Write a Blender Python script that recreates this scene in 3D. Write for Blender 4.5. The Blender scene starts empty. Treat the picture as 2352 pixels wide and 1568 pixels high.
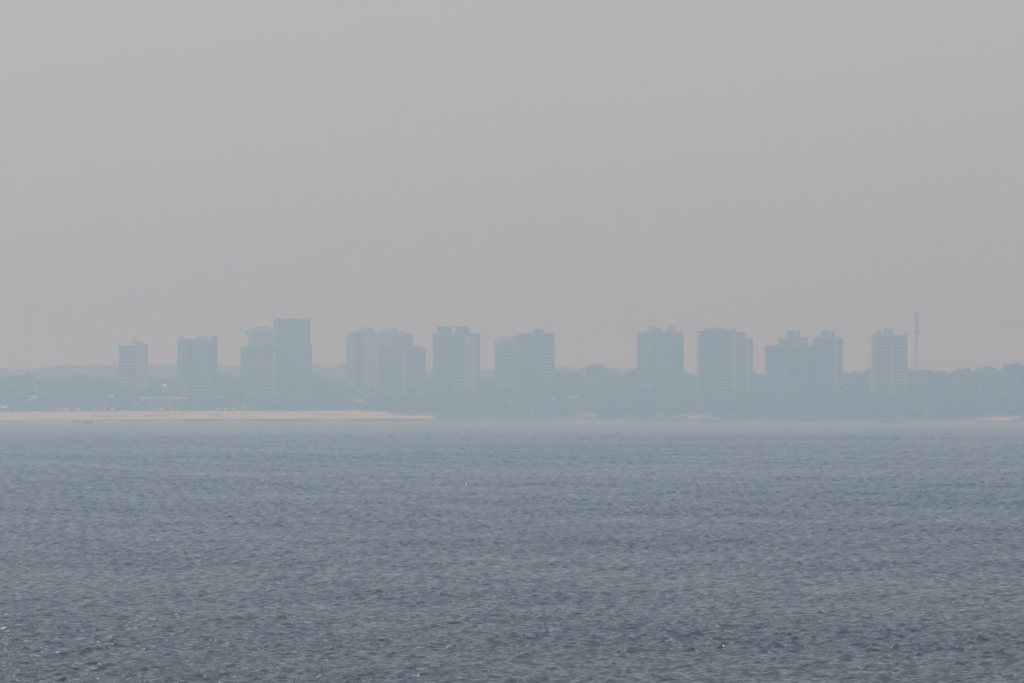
import bpy, math, random
import numpy as np
C = bpy.context.scene.collection
R = math.radians
H = 25.0            # camera height above the river
F = 23200.0         # focal length in photograph pixels (3840 wide)
HY = 1469.0         # image row of the true horizon
rng = np.random.default_rng(7)
random.seed(5)

def X(px, D): return (px - 1920.0) / F * D
def Z(py, D): return H + (HY - py) / F * D

# ------------------------------------------------------------------ materials
def nodes(name):
    m = bpy.data.materials.new(name); m.use_nodes = True
    nt = m.node_tree
    return m, nt, nt.nodes['Principled BSDF']

def mat(name, col, rough=0.8, var=0.18, scale=0.5, metal=0.0, col2=None):
    m, nt, b = nodes(name)
    tc = nt.nodes.new('ShaderNodeTexCoord')
    n = nt.nodes.new('ShaderNodeTexNoise'); n.inputs['Scale'].default_value = scale
    n.inputs['Detail'].default_value = 5
    nt.links.new(tc.outputs['Object'], n.inputs['Vector'])
    mx = nt.nodes.new('ShaderNodeMix'); mx.data_type = 'RGBA'
    c2 = col2 or tuple(c * (1 + var) for c in col)
    mx.inputs[6].default_value = (*[c * (1 - var) for c in col], 1)
    mx.inputs[7].default_value = (*c2, 1)
    nt.links.new(n.outputs['Fac'], mx.inputs[0])
    nt.links.new(mx.outputs[2], b.inputs['Base Color'])
    b.inputs['Roughness'].default_value = rough
    b.inputs['Metallic'].default_value = metal
    return m

M = {}
M['wall_grey'] = mat('wall_grey', (.34, .34, .33))
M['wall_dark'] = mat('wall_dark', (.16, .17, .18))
M['wall_pale'] = mat('wall_pale', (.58, .57, .54))
M['wall_pink'] = mat('wall_pink', (.52, .40, .36))
M['concrete'] = mat('concrete', (.20, .20, .19), scale=.3)
M['parapet'] = mat('parapet', (.50, .48, .46))
M['parapet_grey'] = mat('parapet_grey', (.50, .50, .48))
M['glass'] = mat('dark_glass', (.07, .08, .09), rough=.25)
M['recess_shade'] = mat('recess_shade', (.08, .085, .09))  # near-black colour standing in for the shade inside facade recesses
M['metal'] = mat('painted_steel', (.30, .28, .27), rough=.5)
M['white'] = mat('white_paint', (.74, .73, .70), rough=.5, var=.05)
M['canvas'] = mat('white_canvas', (.82, .80, .76), var=.04, rough=.7)
M['canvas_red'] = mat('red_canvas', (.62, .28, .24), rough=.7)
M['roof_tile'] = mat('roof_tile', (.46, .25, .19), rough=.8)
M['roof_metal'] = mat('roof_metal', (.46, .46, .45), rough=.35)
M['wood'] = mat('dark_wood', (.09, .07, .06))
M['plastic'] = mat('dark_plastic', (.04, .045, .06))
M['hull'] = mat('hull_paint', (.05, .07, .09), rough=.5)
M['skin'] = mat('skin', (.30, .18, .12))
M['cloth'] = mat('cloth', (.06, .08, .14))
M['sand'] = mat('sand', (.32, .30, .23), scale=.03, var=.14, col2=(.42, .39, .31))
M['damp_sand'] = mat('damp_sand', (.29, .265, .205), scale=.2, var=.15)
M['rock'] = mat('rock', (.21, .17, .14), scale=.3)
M['soil'] = mat('forest_soil', (.022, .030, .016), scale=.02, var=.2)
M['leaf'] = mat('leaves', (.045, .070, .030), scale=.06, var=.4, rough=.7)
M['leaf2'] = mat('leaves_pale', (.075, .095, .045), scale=.08, var=.3, rough=.7)
M['bark'] = mat('bark', (.12, .095, .075))

# ------------------------------------------------------------------ mesh helpers
class MB:
    def __init__(s): s.v = []; s.f = []
    def box(s, x0, x1, y0, y1, z0, z1):
        n = len(s.v)
        s.v += [(x0,y0,z0),(x1,y0,z0),(x1,y1,z0),(x0,y1,z0),(x0,y0,z1),(x1,y0,z1),(x1,y1,z1),(x0,y1,z1)]
        s.f += [(n,n+3,n+2,n+1),(n+4,n+5,n+6,n+7),(n,n+1,n+5,n+4),(n+1,n+2,n+6,n+5),(n+2,n+3,n+7,n+6),(n+3,n,n+4,n+7)]
        return s
    def prism(s, pts, y0, y1):            # outline in x,z (counter-clockwise seen from -y), extruded along y
        n = len(s.v); k = len(pts)
        s.v += [(p[0], y0, p[1]) for p in pts] + [(p[0], y1, p[1]) for p in pts]
        s.f.append(tuple(range(n, n+k))); s.f.append(tuple(range(n+2*k-1, n+k-1, -1)))
        for i in range(k):
            j = (i+1) % k
            s.f.append((n+j, n+i, n+k+i, n+k+j))
        return s
    def tube(s, a, b, r0, r1=None, k=6):
        r1 = r0 if r1 is None else r1
        a = np.array(a, float); b = np.array(b, float); d = b - a; L = np.linalg.norm(d); d /= L
        u = np.cross(d, (0,0,1)) if abs(d[2]) < .9 else np.cross(d, (1,0,0)); u /= np.linalg.norm(u); w = np.cross(d, u)
        n = len(s.v)
        for c, r in ((a, r0), (b, r1)):
            for i in range(k):
                t = 2*math.pi*i/k
                s.v.append(tuple(c + r*(math.cos(t)*u + math.sin(t)*w)))
        for i in range(k):
            j = (i+1) % k
            s.f.append((n+i, n+j, n+k+j, n+k+i))
        s.f.append(tuple(range(n+k-1, n-1, -1))); s.f.append(tuple(range(n+k, n+2*k)))
        return s
    def cone(s, c, r, h, k=8, drop=0.0):  # roof / parasol canopy: apex over a rim, with a short valance
        n = len(s.v)
        s.v.append((c[0], c[1], c[2]+h))
        for i in range(k):
            t = 2*math.pi*(i+.5)/k; s.v.append((c[0]+r*math.cos(t), c[1]+r*math.sin(t), c[2]))
        for i in range(k):
            t = 2*math.pi*(i+.5)/k; s.v.append((c[0]+r*math.cos(t), c[1]+r*math.sin(t), c[2]-drop-.03))
        for i in range(k):
            j = (i+1) % k
            s.f.append((n, n+1+i, n+1+j)); s.f.append((n+1+i, n+1+k+i, n+1+k+j, n+1+j))
        s.f.append(tuple(range(n+2*k, n+k, -1)))
        return s
    def build(s, name, m, parent=None):
        me = bpy.data.meshes.new(name); me.from_pydata(s.v, [], s.f); me.materials.append(m); me.update()
        o = bpy.data.objects.new(name, me); C.objects.link(o)
        if parent: o.parent = parent
        return o

def tag(o, label=None, cat=None, group=None, kind=None):
    if label: o['label'] = label
    if cat: o['category'] = cat
    if group: o['group'] = group
    if kind: o['kind'] = kind
    return o
def thing(name, loc, label, cat, group=None):
    o = bpy.data.objects.new(name, None); C.objects.link(o); o.location = loc; o.empty_display_size = 1
    return tag(o, label, cat, group)
def copy_tree(o, parent=None):
    c = o.copy(); C.objects.link(c)
    if parent: c.parent = parent
    for ch in [x for x in list(o.children)]: copy_tree(ch, c)
    return c
def np_mesh(name, V, Fq, m, smooth=False):
    me = bpy.data.meshes.new(name)
    me.vertices.add(len(V)); me.vertices.foreach_set('co', V.astype(np.float32).ravel())
    k = Fq.shape[1]
    me.loops.add(Fq.size); me.loops.foreach_set('vertex_index', Fq.astype(np.int32).ravel())
    me.polygons.add(len(Fq)); me.polygons.foreach_set('loop_start', (np.arange(len(Fq))*k).astype(np.int32))
    me.polygons.foreach_set('loop_total', np.full(len(Fq), k, np.int32))
    if smooth: me.polygons.foreach_set('use_smooth', np.ones(len(Fq), bool))
    me.materials.append(m); me.update(calc_edges=True)
    o = bpy.data.objects.new(name, me); C.objects.link(o); return o
def grid_faces(nr, nc):
    i = np.arange(nr-1)[:, None]*nc + np.arange(nc-1)[None, :]
    return np.stack([i, i+1, i+1+nc, i+nc], -1).reshape(-1, 4)

# ------------------------------------------------------------------ profiles read from the photograph
SH = [(-3000,1574),(0,1574),(300,1572.5),(640,1570.6),(1000,1570),(1330,1568.6),(1500,1568),(1880,1569),(2450,1570.6),(2900,1571.8),(3200,1574),(3520,1575),(3840,1577.5),(6900,1580)]
def Ds(px):         # distance of the waterline
    return H*F/(np.interp(px, [a for a,b in SH], [b for a,b in SH]) - HY)
SKY = [(-3000,1412),(0,1412),(46,1414),(92,1406),(122,1412),(153,1425),(184,1417),(208,1411),(236,1428),(260,1412),(300,1405),(337,1420),(373,1415),(407,1428),(441,1425),
 (500,1415),(550,1409),(590,1418),(625,1417),(660,1421),(740,1415),(814,1412),(836,1406),(860,1412),(878,1415),(900,1414),(1000,1410),(1100,1408),(1166,1403),(1190,1406),(1212,1418),(1240,1423),
 (1262,1423),(1277,1417),(1298,1417),(1450,1420),(1598,1423),(1625,1423),(1700,1425),(1800,1428),(1827,1422),(1840,1417),(1855,1411),(1960,1408),(2082,1406),(2100,1400),(2118,1400),(2137,1395),(2161,1397),
 (2180,1413),(2195,1408),(2240,1405),(2287,1404),(2305,1403),(2326,1406),(2348,1404),(2366,1394),(2388,1392),(2480,1395),(2566,1400),(2582,1408),(2609,1406),(2700,1400),(2825,1397),(2845,1400),(2863,1412),
 (2950,1405),(3100,1400),(3163,1397),(3180,1402),(3204,1394),(3219,1392),(3238,1402),(3250,1384),(3268,1382),(3340,1382),(3403,1383),(3426,1391),(3445,1400),(3457,1386),(3481,1391),(3521,1394),(3546,1396),
 (3561,1400),(3573,1394),(3589,1388),(3601,1385),(3628,1383),(3644,1396),(3662,1392),(3671,1382),(3690,1379),(3720,1377),(3739,1385),(3757,1389),(3778,1382),(3797,1368),(3812,1363),(3824,1366),(3840,1379),(6900,1385)]
sx = np.array([a for a,b in SKY], float); sy = np.array([b for a,b in SKY], float)
def sky_y(px): return np.interp(px, sx, sy)
def sky_smooth(px):
    px = np.asarray(px, float); return np.mean([sky_y(px+d) for d in (-150,-100,-60,-30,0,30,60,100,150)], axis=0)
FAR = [(-3000,1384),(0,1380),(92,1385),(138,1379),(184,1376),(214,1371),(275,1368),(343,1366),(441,1371),(551,1373),(597,1366),(640,1365),(740,1370),(845,1371),(860,1377),(878,1377),(900,1373),(1050,1368),(1166,1365),(1197,1373),
 (1240,1374),(1261,1373),(1272,1362),(1298,1360),(1400,1372),(1600,1385),(1850,1386),(2000,1384),(2082,1379),(2106,1374),(2137,1373),(2167,1379),(2192,1386),(2290,1383),(2351,1386),(2400,1392),(2700,1410),(6900,1425)]
DF = 8600.0
def far_z(px): return Z(np.interp(px, [a for a,b in FAR], [b for a,b in FAR]), DF)
OFFM, OFFS = 300.0, 560.0

def ground_z(px, D):
    px = np.asarray(px, float); D = np.asarray(D, float)
    off = D - Ds(px)
    Tsky = H + (HY - sky_smooth(px))/F*(Ds(px)+OFFS) - 13.0
    Tmid = 12.0 + .18*Tsky
    wb = np.clip((1560 - px)/110., 0, 1)
    beach = np.interp(off, [-200,-15,0,60,100,115], [-6,-.8,0,3.6,7.0,7.4])
    bank = np.interp(off, [-200,-15,0,8,40,115], [-6,-.8,0,2.5,6,9.5])
    low = beach*wb + bank*(1-wb)
    t = np.clip((off-115)/(OFFM-115), 0, 1); t2 = np.clip((off-OFFM)/(OFFS-OFFM), 0, 1)
    z = np.where(off < 115, low, 0)
    base = np.interp(np.full_like(off, 115.), [-1,115],[0,0])
    e = 7.4*wb + 9.5*(1-wb)
    z = np.where(off >= 115, e + (Tmid-e)*(t*t*(3-2*t)), z)
    z = np.where(off >= OFFM, Tmid + (Tsky-Tmid)*(t2*t2*(3-2*t2)), z)
    back = np.clip((D - (Ds(px)+900))/500., 0, 1)
    z = np.where(off > OFFS, Tsky + (20-Tsky)*back, z)
    fr = far_z(px) - 6.5
    w = np.clip((D-7500)/1050., 0, 1); w = w*w*(3-2*w)
    z = np.where(D > 7500, z + (fr - z)*w, z)
    z = np.where(D > 8700, fr*np.clip((11500-D)/2800., .2, 1), z)
    return z

# ------------------------------------------------------------------ ground and beach
pxs = np.concatenate([np.arange(-2600, -100, 200), np.arange(-100, 3960, 20), np.arange(3960, 6600, 200)])
offs = np.concatenate([[-200,-100,-40,-15,-5,0,4,8,15,25,40,60,80,100,107,115], np.arange(130, 601, 15), [650,700,800,900,1000,1200,1400]])
rows = []
for o_ in offs:
    D = Ds(pxs) + o_; rows.append(np.stack([X(pxs, D), D, ground_z(pxs, D)], -1))
for Dc in (7600,7800,8000,8200,8400,8500,8600,8700,9000,9500,10500,11500,13000):
    D = np.full_like(pxs, float(Dc)); rows.append(np.stack([X(pxs, D), D, ground_z(pxs, D)], -1))
V = np.concatenate(rows)
g = np_mesh('ground', V, grid_faces(len(rows), len(pxs)), M['soil'], True)
tag(g, 'dark green wooded ground rising from the far shore', None, None, 'structure')

def sand_sheet(name, label, edge, water=None, lift=.25, m='sand', toff=None):
    """strip of sand: edge = [(px, row of its upper edge, row of its lower edge or None for the waterline)] laid on the sloping shore"""
    e = np.array([a[0] for a in edge], float); top = np.array([a[1] for a in edge], float)
    P = np.arange(e[0], e[-1]+.1, 5.)
    ty = np.interp(P, e, top)
    ly = np.interp(P, e, [a[2] for a in edge]) if len(edge[0]) > 2 else None
    def hit(px, py):                    # walk up the slope until the ground reaches that sight line
        lo = np.full_like(px, -2.); hi = np.full_like(px, 200.)
        for _ in range(30):
            mid = (lo+hi)/2; D = Ds(px)+mid
            below = ground_z(px, D) < Z(py, D)
            lo = np.where(below, mid, lo); hi = np.where(below, hi, mid)
        return lo
    o1 = hit(P, ty)
    o0 = hit(P, ly) if ly is not None else np.full_like(P, -1.5)
    R_ = []
    for t in np.linspace(0, 1, 14):
        D = Ds(P) + o0 + (o1-o0)*t
        R_.append(np.stack([X(P, D), D, ground_z(P, D) + lift + .15*np.sin(P*.05+t*9)*(t*(1-t)*4)], -1))
    o = np_mesh(name, np.concatenate(R_), grid_faces(14, len(P)), M[m], True)
    return tag(o, label, None, None, 'structure')

sand_sheet('beach', 'long pale sand beach along the left half of the far shore',
  [(-1200,1545),(0,1545),(300,1543),(500,1541.5),(840,1541.5),(1010,1541.5),(1040,1543),(1100,1542.5),(1200,1541),(1350,1538.5),(1362,1542.5),(1400,1543),(1440,1544),(1460,1550),(1485,1557),(1500,1559),(1600,1558.5),(1622,1556.5),(1628,1567.5)])
sand_sheet('beach', 'small flat sand spit at the shore left of the double sand patch', [(2518,1568.5,1569),(2530,1564.5,1568),(2540,1559,1564),(2551,1561,1563.5)], m='damp_sand')
sand_sheet('beach', 'bright sand clearing at the foot of the wooded bank below the curved-top tower', [(2562,1556.5,1561),(2575,1558,1562),(2592,1558.5,1567),(2606,1558.5,1570),(2622,1557.5,1567),(2645,1555.5,1560)], m='damp_sand')
sand_sheet('beach', 'tiny patch of sand above the bright clearing', [(2588,1552,1553.5),(2600,1550.5,1553),(2612,1550,1552.5)], m='damp_sand')
sand_sheet('beach', 'thin strip of sand on the waterline right of the bright clearing', [(2636,1569.5,1570.8),(2662,1565.5,1570),(2697,1567.5,1570.4)], m='damp_sand')
sand_sheet('beach', 'low reddish rock shelf at the shore under the umbrella-shaped tree', [(2160,1567,1568.5),(2185,1556,1565),(2205,1554,1562),(2228,1555,1568),(2244,1563,1568)], m='rock')
sand_sheet('beach', 'broken reddish rocks just right of the end of the long beach', [(1645,1556,1559),(1660,1554,1557),(1690,1560,1566)], m='rock')
sand_sheet('beach', 'sand wedge widening towards the right edge of the photo', [(3612,1573.5,1575.4),(3650,1571.5,1575.4),(3710,1569.5,1575.6),(3740,1565,1576),(3790,1562.5,1576),(3802,1560,1566),(3822,1559.5,1565)], m='damp_sand')
sand_sheet('beach', 'faint narrow sand line at the shore below the right-hand tower', [(3318,1570,1572.4),(3350,1565.5,1568.5),(3400,1566.5,1569.5),(3430,1570,1572.5)], m='rock')

# ------------------------------------------------------------------ river
def river():
    sp0 = .26; d = [430.]
    while d[-1] < 6400:
        s = sp0*max(1., d[-1]/700.)**1.15; d.append(d[-1]+s)
    d = np.array([-60., 20., 80., 150., 220., 290., 350., 395.] + d); spc = sp0*(np.maximum(d, 700)/700.)**1.15; spc[:8] = 40.
    u = np.concatenate([[-3.2,-1.6,-.8,-.4,-.22,-.15], np.linspace(-.095, .095, 560), [.15,.22,.4,.8,1.6,3.2]])
    dd = np.maximum(d, 200.)
    Xg = (u[None, :]*dd[:, None]); Yg = np.repeat(d[:, None], len(u), 1)
    Zg = np.zeros_like(Xg); dX = np.zeros_like(Xg); dY = np.zeros_like(Xg)
    # slow gust pattern that makes calmer and rougher patches
    gust = np.zeros_like(Xg)
    for _ in range(9):
        L = 10**rng.uniform(1.8, 3.0); a = rng.uniform(-1.5, 1.5); ph = rng.uniform(0, 6.28)
        gust += np.sin((Xg*math.sin(a) + Yg*math.cos(a))*6.283/L + Xg*.02*rng.normal() + ph)
    gust = np.clip(1 + .06*gust, .8, 1.3)
    N = 76
    lam = np.exp(np.linspace(math.log(.55), math.log(8.), N))*rng.uniform(.93, 1.07, N)
    def wt(L): return np.clip((L/(2.2*spc) - 1)*2, 0, 1)
    def slope(L): return .050*(1.4 if L < 1.6 else (1.0 if L < 2.6 else (.5 if L < 5 else .22)))
    tot = sum(slope(L)**2 for L in lam); res = sum((slope(L)*wt(L))**2 for L in lam)
    comp = np.clip(np.sqrt(tot/np.maximum(res, 1e-6)), 1, 8.0)[:, None]     # keeps far water as rough as near water
    inner = (np.abs(u) < .11).astype(float)[None, :]
    for L in lam:
        ang = rng.normal(0.12, .75); k = 6.2832/L; ph = rng.uniform(0, 6.28)
        sl = slope(L)*rng.uniform(.6, 1.3)
        a = sl/k
        w = (wt(L)*comp[:, 0])[:, None]
        r = np.nonzero(w[:, 0] > 0)[0]
        if len(r) == 0: continue
        r1 = r[-1]+1; r0 = r[0]
        sxn, cyn = math.sin(ang), math.cos(ang)
        th = k*(Xg[r0:r1]*sxn + Yg[r0:r1]*cyn) + ph
        A = a*w[r0:r1]*gust[r0:r1]*inner
        Zg[r0:r1] += A*np.cos(th); q = -A*np.sin(th)*1.0
        dX[r0:r1] += q*sxn; dY[r0:r1] += q*cyn
    V = np.stack([Xg+dX, Yg+dY, Zg], -1).reshape(-1, 3)
    m, nt, b = nodes('river_water')
    b.inputs['Base Color'].default_value = (.020, .028, .032, 1)
    b.inputs['Roughness'].default_value = .09
    b.inputs['IOR'].default_value = 1.333
    tc = nt.nodes.new('ShaderNodeTexCoord'); mp = nt.nodes.new('ShaderNodeMapping')
    mp.inputs['Scale'].default_value = (1.0, 1.3, 1)
    n1 = nt.nodes.new('ShaderNodeTexNoise'); n1.inputs['Scale'].default_value = 3.5; n1.inputs['Detail'].default_value = 6; n1.inputs['Roughness'].default_value = .62
    bp = nt.nodes.new('ShaderNodeBump'); bp.inputs['Strength'].default_value = .8; bp.inputs['Distance'].default_value = .06
    nt.links.new(tc.outputs['Object'], mp.inputs['Vector']); nt.links.new(mp.outputs[0], n1.inputs['Vector'])
    nt.links.new(n1.outputs['Fac'], bp.inputs['Height']); nt.links.new(bp.outputs[0], b.inputs['Normal'])
    o = np_mesh('water', V, grid_faces(len(d), len(u)), m, True)
    tag(o, 'grey blue river with small wind waves filling the lower part of the view', None, None, 'structure')
river()

# ------------------------------------------------------------------ trees
def crown_cloud(nl, nq, size, wx, wz, seed, flat=False):
    """leaf clump quads of an uneven crown, unit: crown radius wx, height 2*wz, centre at origin"""
    r = np.random.default_rng(seed); Q = []
    for i in range(nl):
        if i == 0: c = np.array([0, 0, -.1*wz]); s = .72
        else:
            t = r.uniform(0, 6.28); e = r.uniform(-.35, 1)
            c = np.array([math.cos(t)*wx*.62*math.sqrt(1-e*e*.6), math.sin(t)*wx*.62*math.sqrt(1-e*e*.6), e*wz*.62]); s = r.uniform(.28, .5)
        n = int(nq*(s/.5)**2)
        d = r.normal(size=(n, 3)); d /= np.linalg.norm(d, axis=1)[:, None]
        d[:, 2] = np.where(d[:, 2] < -.5, -d[:, 2], d[:, 2])
        rad = s*r.uniform(.72, 1.12, (n, 1))
        p = c + d*rad*np.array([wx, wx, wz])
        nr = d + r.normal(size=(n, 3))*.45; nr /= np.linalg.norm(nr, axis=1)[:, None]
        a = np.cross(nr, r.normal(size=(n, 3))); a /= np.linalg.norm(a, axis=1)[:, None]; b_ = np.cross(nr, a)
        sz = size*r.uniform(.6, 1.25, (n, 1))
        q = np.stack([p-a*sz-b_*sz*.7, p+a*sz-b_*sz*.8, p+a*sz*.9+b_*sz*.7, p-a*sz*.8+b_*sz], 1)
        Q.append(q)
    return np.concatenate(Q)          # n,4,3
def quad_obj(name, Q, m):
    return np_mesh(name, Q.reshape(-1, 3), np.arange(len(Q)*4).reshape(-1, 4), m)

# -- woodland: mass of trees far off, nobody could count them
templates = [crown_cloud(5, 13, .26, 1, 1, 100+i) for i in range(6)]
CLEAR = [(556, 652, 5895, 1530)]   # (px0, px1, distance, row): trees nearer than this stay below that row
FOOT = []       # building footprints (px0, px1, D0, D1) kept clear
def wood(name, label, pts, m):
    out = []
    for (x, y, z, rr, hh, k) in pts:
        q = templates[k]; a = random.uniform(0, 6.28); ca, sa = math.cos(a), math.sin(a)
        qq = np.empty_like(q)
        qq[..., 0] = (q[..., 0]*ca - q[..., 1]*sa)*rr + x
        qq[..., 1] = (q[..., 0]*sa + q[..., 1]*ca)*rr + y
        qq[..., 2] = q[..., 2]*hh + z
        out.append(qq)
    o = quad_obj(name, np.concatenate(out).astype(np.float32), m)
    return tag(o, label, None, None, 'stuff')

# ------------------------------------------------------------------ buildings
class Tower:
    def __init__(s, label, D, xc, group='apartment towers on the far shore', name='apartment_tower', cat='tower block', depth=20):
        D = float(Ds(xc)) + D - 5690; s.D = D; s.k = D/F; s.gz = float(ground_z(xc, D)); s.x0 = X(xc, D)
        s.t = thing(name, (s.x0, D, s.gz), label, cat, group); s.depth = depth; s.pxr = [9e9, -9e9]
    def lx(s, px): return X(px, s.D) - s.x0
    def lz(s, py): return Z(py, s.D) - s.gz
    def vol(s, name, px0, px1, py, m, f=0., b=None, bottom=None):      # a block of the building; f = front offset, b = back
        b = s.depth if b is None else b
        z0 = -3 if bottom is None else s.lz(bottom)
        if bottom is None: s.pxr = [min(s.pxr[0], px0), max(s.pxr[1], px1)]
        mb = MB().box(s.lx(px0), s.lx(px1), f, b, z0, s.lz(py))
        return mb.build(name, M[m], s.t)
    def roof(s, px0, px1, py, m='parapet_grey', f=-.4, b=None, th=.5, over=.4):
        b = (s.depth if b is None else b) + .4
        mb = MB().box(s.lx(px0)-over, s.lx(px1)+over, f, b, s.lz(py)-.02, s.lz(py)+th)
        return mb.build('roof_slab', M[m], s.t)
    def bands(s, px0, px1, py0, pitch, n, f=0., m='parapet', out=1.4, glass='glass', ph=1.25, cols=0, side=0, wf=None):
        """one balcony and one window strip per storey"""
        x0, x1 = s.lx(px0), s.lx(px1)
        for i in range(n):
            zt = s.lz(py0 + pitch*i); hgt = pitch*s.k
            w = MB()
            k = max(1, round((x1-x0)/3.2)); st = (x1-x0)/k
            for j in range(k):
                w.box(x0+j*st+.12, x0+(j+1)*st-.12, f-.14, f-.01, zt+.1-hgt+ph*.6, zt-ph*.0-.15)
            w.build('window', M[glass], s.t)
            bl = MB()
            bl.box(x0, x1, f-out, f-.005, zt-hgt-.12, zt-hgt+.1)
            bl.box(x0, x1, f-out-.12, f-out, zt-hgt-.2, zt-hgt+ph)
            bl.box(x0, x0+.12, f-out, f-.005, zt-hgt+.1, zt-hgt+ph-.02)
            bl.box(x1-.12, x1, f-out, f-.005, zt-hgt+.1, zt-hgt+ph-.02)
            bl.build('balcony', M[m], s.t)
    def wins(s, px0, px1, py0, pitch, n, f=0., cols=1, hpx=5, m='glass'):
        """small separate windows, a column or more of them"""
        x0, x1 = s.lx(px0), s.lx(px1); st = (x1-x0)/cols
        for i in range(n):
            zt = s.lz(py0 + pitch*i)
            for j in range(cols):
                MB().box(x0+j*st+.18*st, x0+(j+1)*st-.18*st, f-.12, f-.01, zt-hpx*s.k, zt).build('window', M[m], s.t)
    def ledges(s, px0, px1, py0, pitch, n, hpx=4.5, f=2., b=9., m='parapet_grey', side=1):
        """side balconies that make the edge of the outline stepped"""
        for i in range(n):
            zt = s.lz(py0 + pitch*i)
            MB().box(s.lx(px0), s.lx(px1), f, b, zt-hpx*s.k, zt).build('balcony', M[m], s.t)
    def antenna(s, px, py, base, r=.09, f=6.):
        mb = MB().tube((s.lx(px), f, s.lz(base)), (s.lx(px), f, s.lz(py)), r, r*.7)
        zz = s.lz(py) - .3*(s.lz(py)-s.lz(base))
        mb.tube((s.lx(px)-.7, f, zz), (s.lx(px)+.7, f, zz), r*.6)
        return mb.build('antenna', M['metal'], s.t)
    def done(s): FOOT.append((s.pxr[0]-4, s.pxr[1]+4, s.D-4, s.D+s.depth+3))

# 1 narrow tower with mast, far left
b = Tower('narrow twelve-storey tower with a roof mast, leftmost on the skyline', 5960, 497)
b.vol('wall', 446, 515, 1297, 'wall_grey'); b.vol('side_wall', 515.2, 550, 1291, 'wall_pink', f=-1.6, b=18)
b.roof(439, 514, 1297, over=0); b.roof(514.5, 556, 1291.5, m='wall_pink', f=-2, b=18, over=0)
b.vol('penthouse', 486, 532, 1280.5, 'wall_pink', f=4, b=14, bottom=1290.5)
b.vol('water_tank', 491, 508, 1271, 'wall_grey', f=5, b=12, bottom=1280)
b.antenna(505.5, 1254, 1271, r=.45); b.antenna(446.5, 1291, 1297, r=.2)
b.bands(447, 512, 1300, 13.1, 14, f=0, m='parapet_grey'); b.ledges(444, 445.9, 1304, 13.1, 13, hpx=6)
b.wins(521, 545, 1300, 13.1, 13, f=-1.6, cols=2, hpx=4, m='wall_pink'); b.done()
# 2 striped slab with corner blocks
b = Tower('wide striped tower with four small blocks on its roof, behind the white arch', 5940, 738)
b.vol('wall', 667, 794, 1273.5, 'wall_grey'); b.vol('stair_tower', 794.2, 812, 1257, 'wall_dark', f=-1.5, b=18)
b.roof(664, 793, 1273.5, m='parapet', over=0)
b.vol('roof_block', 669, 686, 1258.5, 'parapet_grey', f=3, b=10, bottom=1272); b.vol('roof_block', 707, 719, 1267.5, 'wall_pink', f=3, b=9, bottom=1272)
b.vol('water_tank', 738, 776, 1258, 'wall_pink', f=5, b=14, bottom=1272); b.antenna(749, 1248, 1258)
b.vol('dark_column', 707.2, 717.8, 1276, 'recess_shade', f=-.35, b=-.01)  # dark slab proud of the wall, its colour imitates a shaded recess
b.bands(667.5, 706.5, 1277, 12.25, 15, out=1.8); b.bands(718.5, 791, 1277, 12.25, 15, out=1.8)
b.ledges(664, 666.8, 1283, 12.25, 15, hpx=6, f=-1.5, b=8, m='parapet'); b.wins(797, 809, 1277, 12.25, 14, f=-1.5, hpx=5); b.done()
# 3a front block
b = Tower('low dark-topped tower standing in front of the flared tower', 5900, 977)
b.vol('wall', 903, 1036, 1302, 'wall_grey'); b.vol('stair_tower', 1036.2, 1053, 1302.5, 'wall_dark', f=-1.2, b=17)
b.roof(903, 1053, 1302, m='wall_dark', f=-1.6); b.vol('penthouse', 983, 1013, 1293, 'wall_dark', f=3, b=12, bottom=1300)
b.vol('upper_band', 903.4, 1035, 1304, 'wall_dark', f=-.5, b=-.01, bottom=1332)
b.vol('corner_column', 903.2, 923, 1333, 'recess_shade', f=-.4, b=-.01); MB().box(b.lx(911), b.lx(917), -.7, -.52, b.lz(1319), b.lz(1312)).build('window_frame', M['white'], b.t)
for a_, c_ in ((925, 954), (963, 989), (993.5, 1020)): b.bands(a_, c_, 1333, 12.25, 11, out=1.2)
b.bands(905, 921, 1333, 12.25, 11, f=-.42, out=.9, m='parapet_grey')
b.vol('light_column', 1025, 1035, 1320, 'wall_pale', f=-1.5, b=-.01); b.wins(1038, 1051, 1310, 12.25, 13, f=-1.2, cols=2, hpx=4); b.done()
# 3b flared tower
b = Tower('tower with a flared, sloping roof between the low front block and the tallest tower', 6010, 975)
pts = [(b.lx(p), b.lz(q)) for p, q in ((930,1480),(1030,1480),(1030,1228),(1022,1229),(1012,1228),(955,1227.5),(935,1235),(917,1241),(918,1245),(926,1258),(930,1266))]
pts[0] = (pts[0][0], -3); pts[1] = (pts[1][0], -3)
MB().prism(pts, 0, 20).build('wall', M['wall_pale'], b.t)
b.pxr = [930, 1030]
b.vol('water_tank', 955, 975, 1223, 'wall_pink', f=5, b=12, bottom=1227.4); b.vol('water_tank', 984, 1005, 1223, 'wall_pink', f=5, b=12, bottom=1227.6)
b.wins(936, 980, 1244, 12.3, 5, cols=4, hpx=5); b.vol('light_column', 983, 1000, 1247, 'parapet', f=-.9, b=-.01, bottom=1300); b.wins(1003, 1020, 1244, 12.3, 5, cols=2, hpx=5); b.done()
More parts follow.
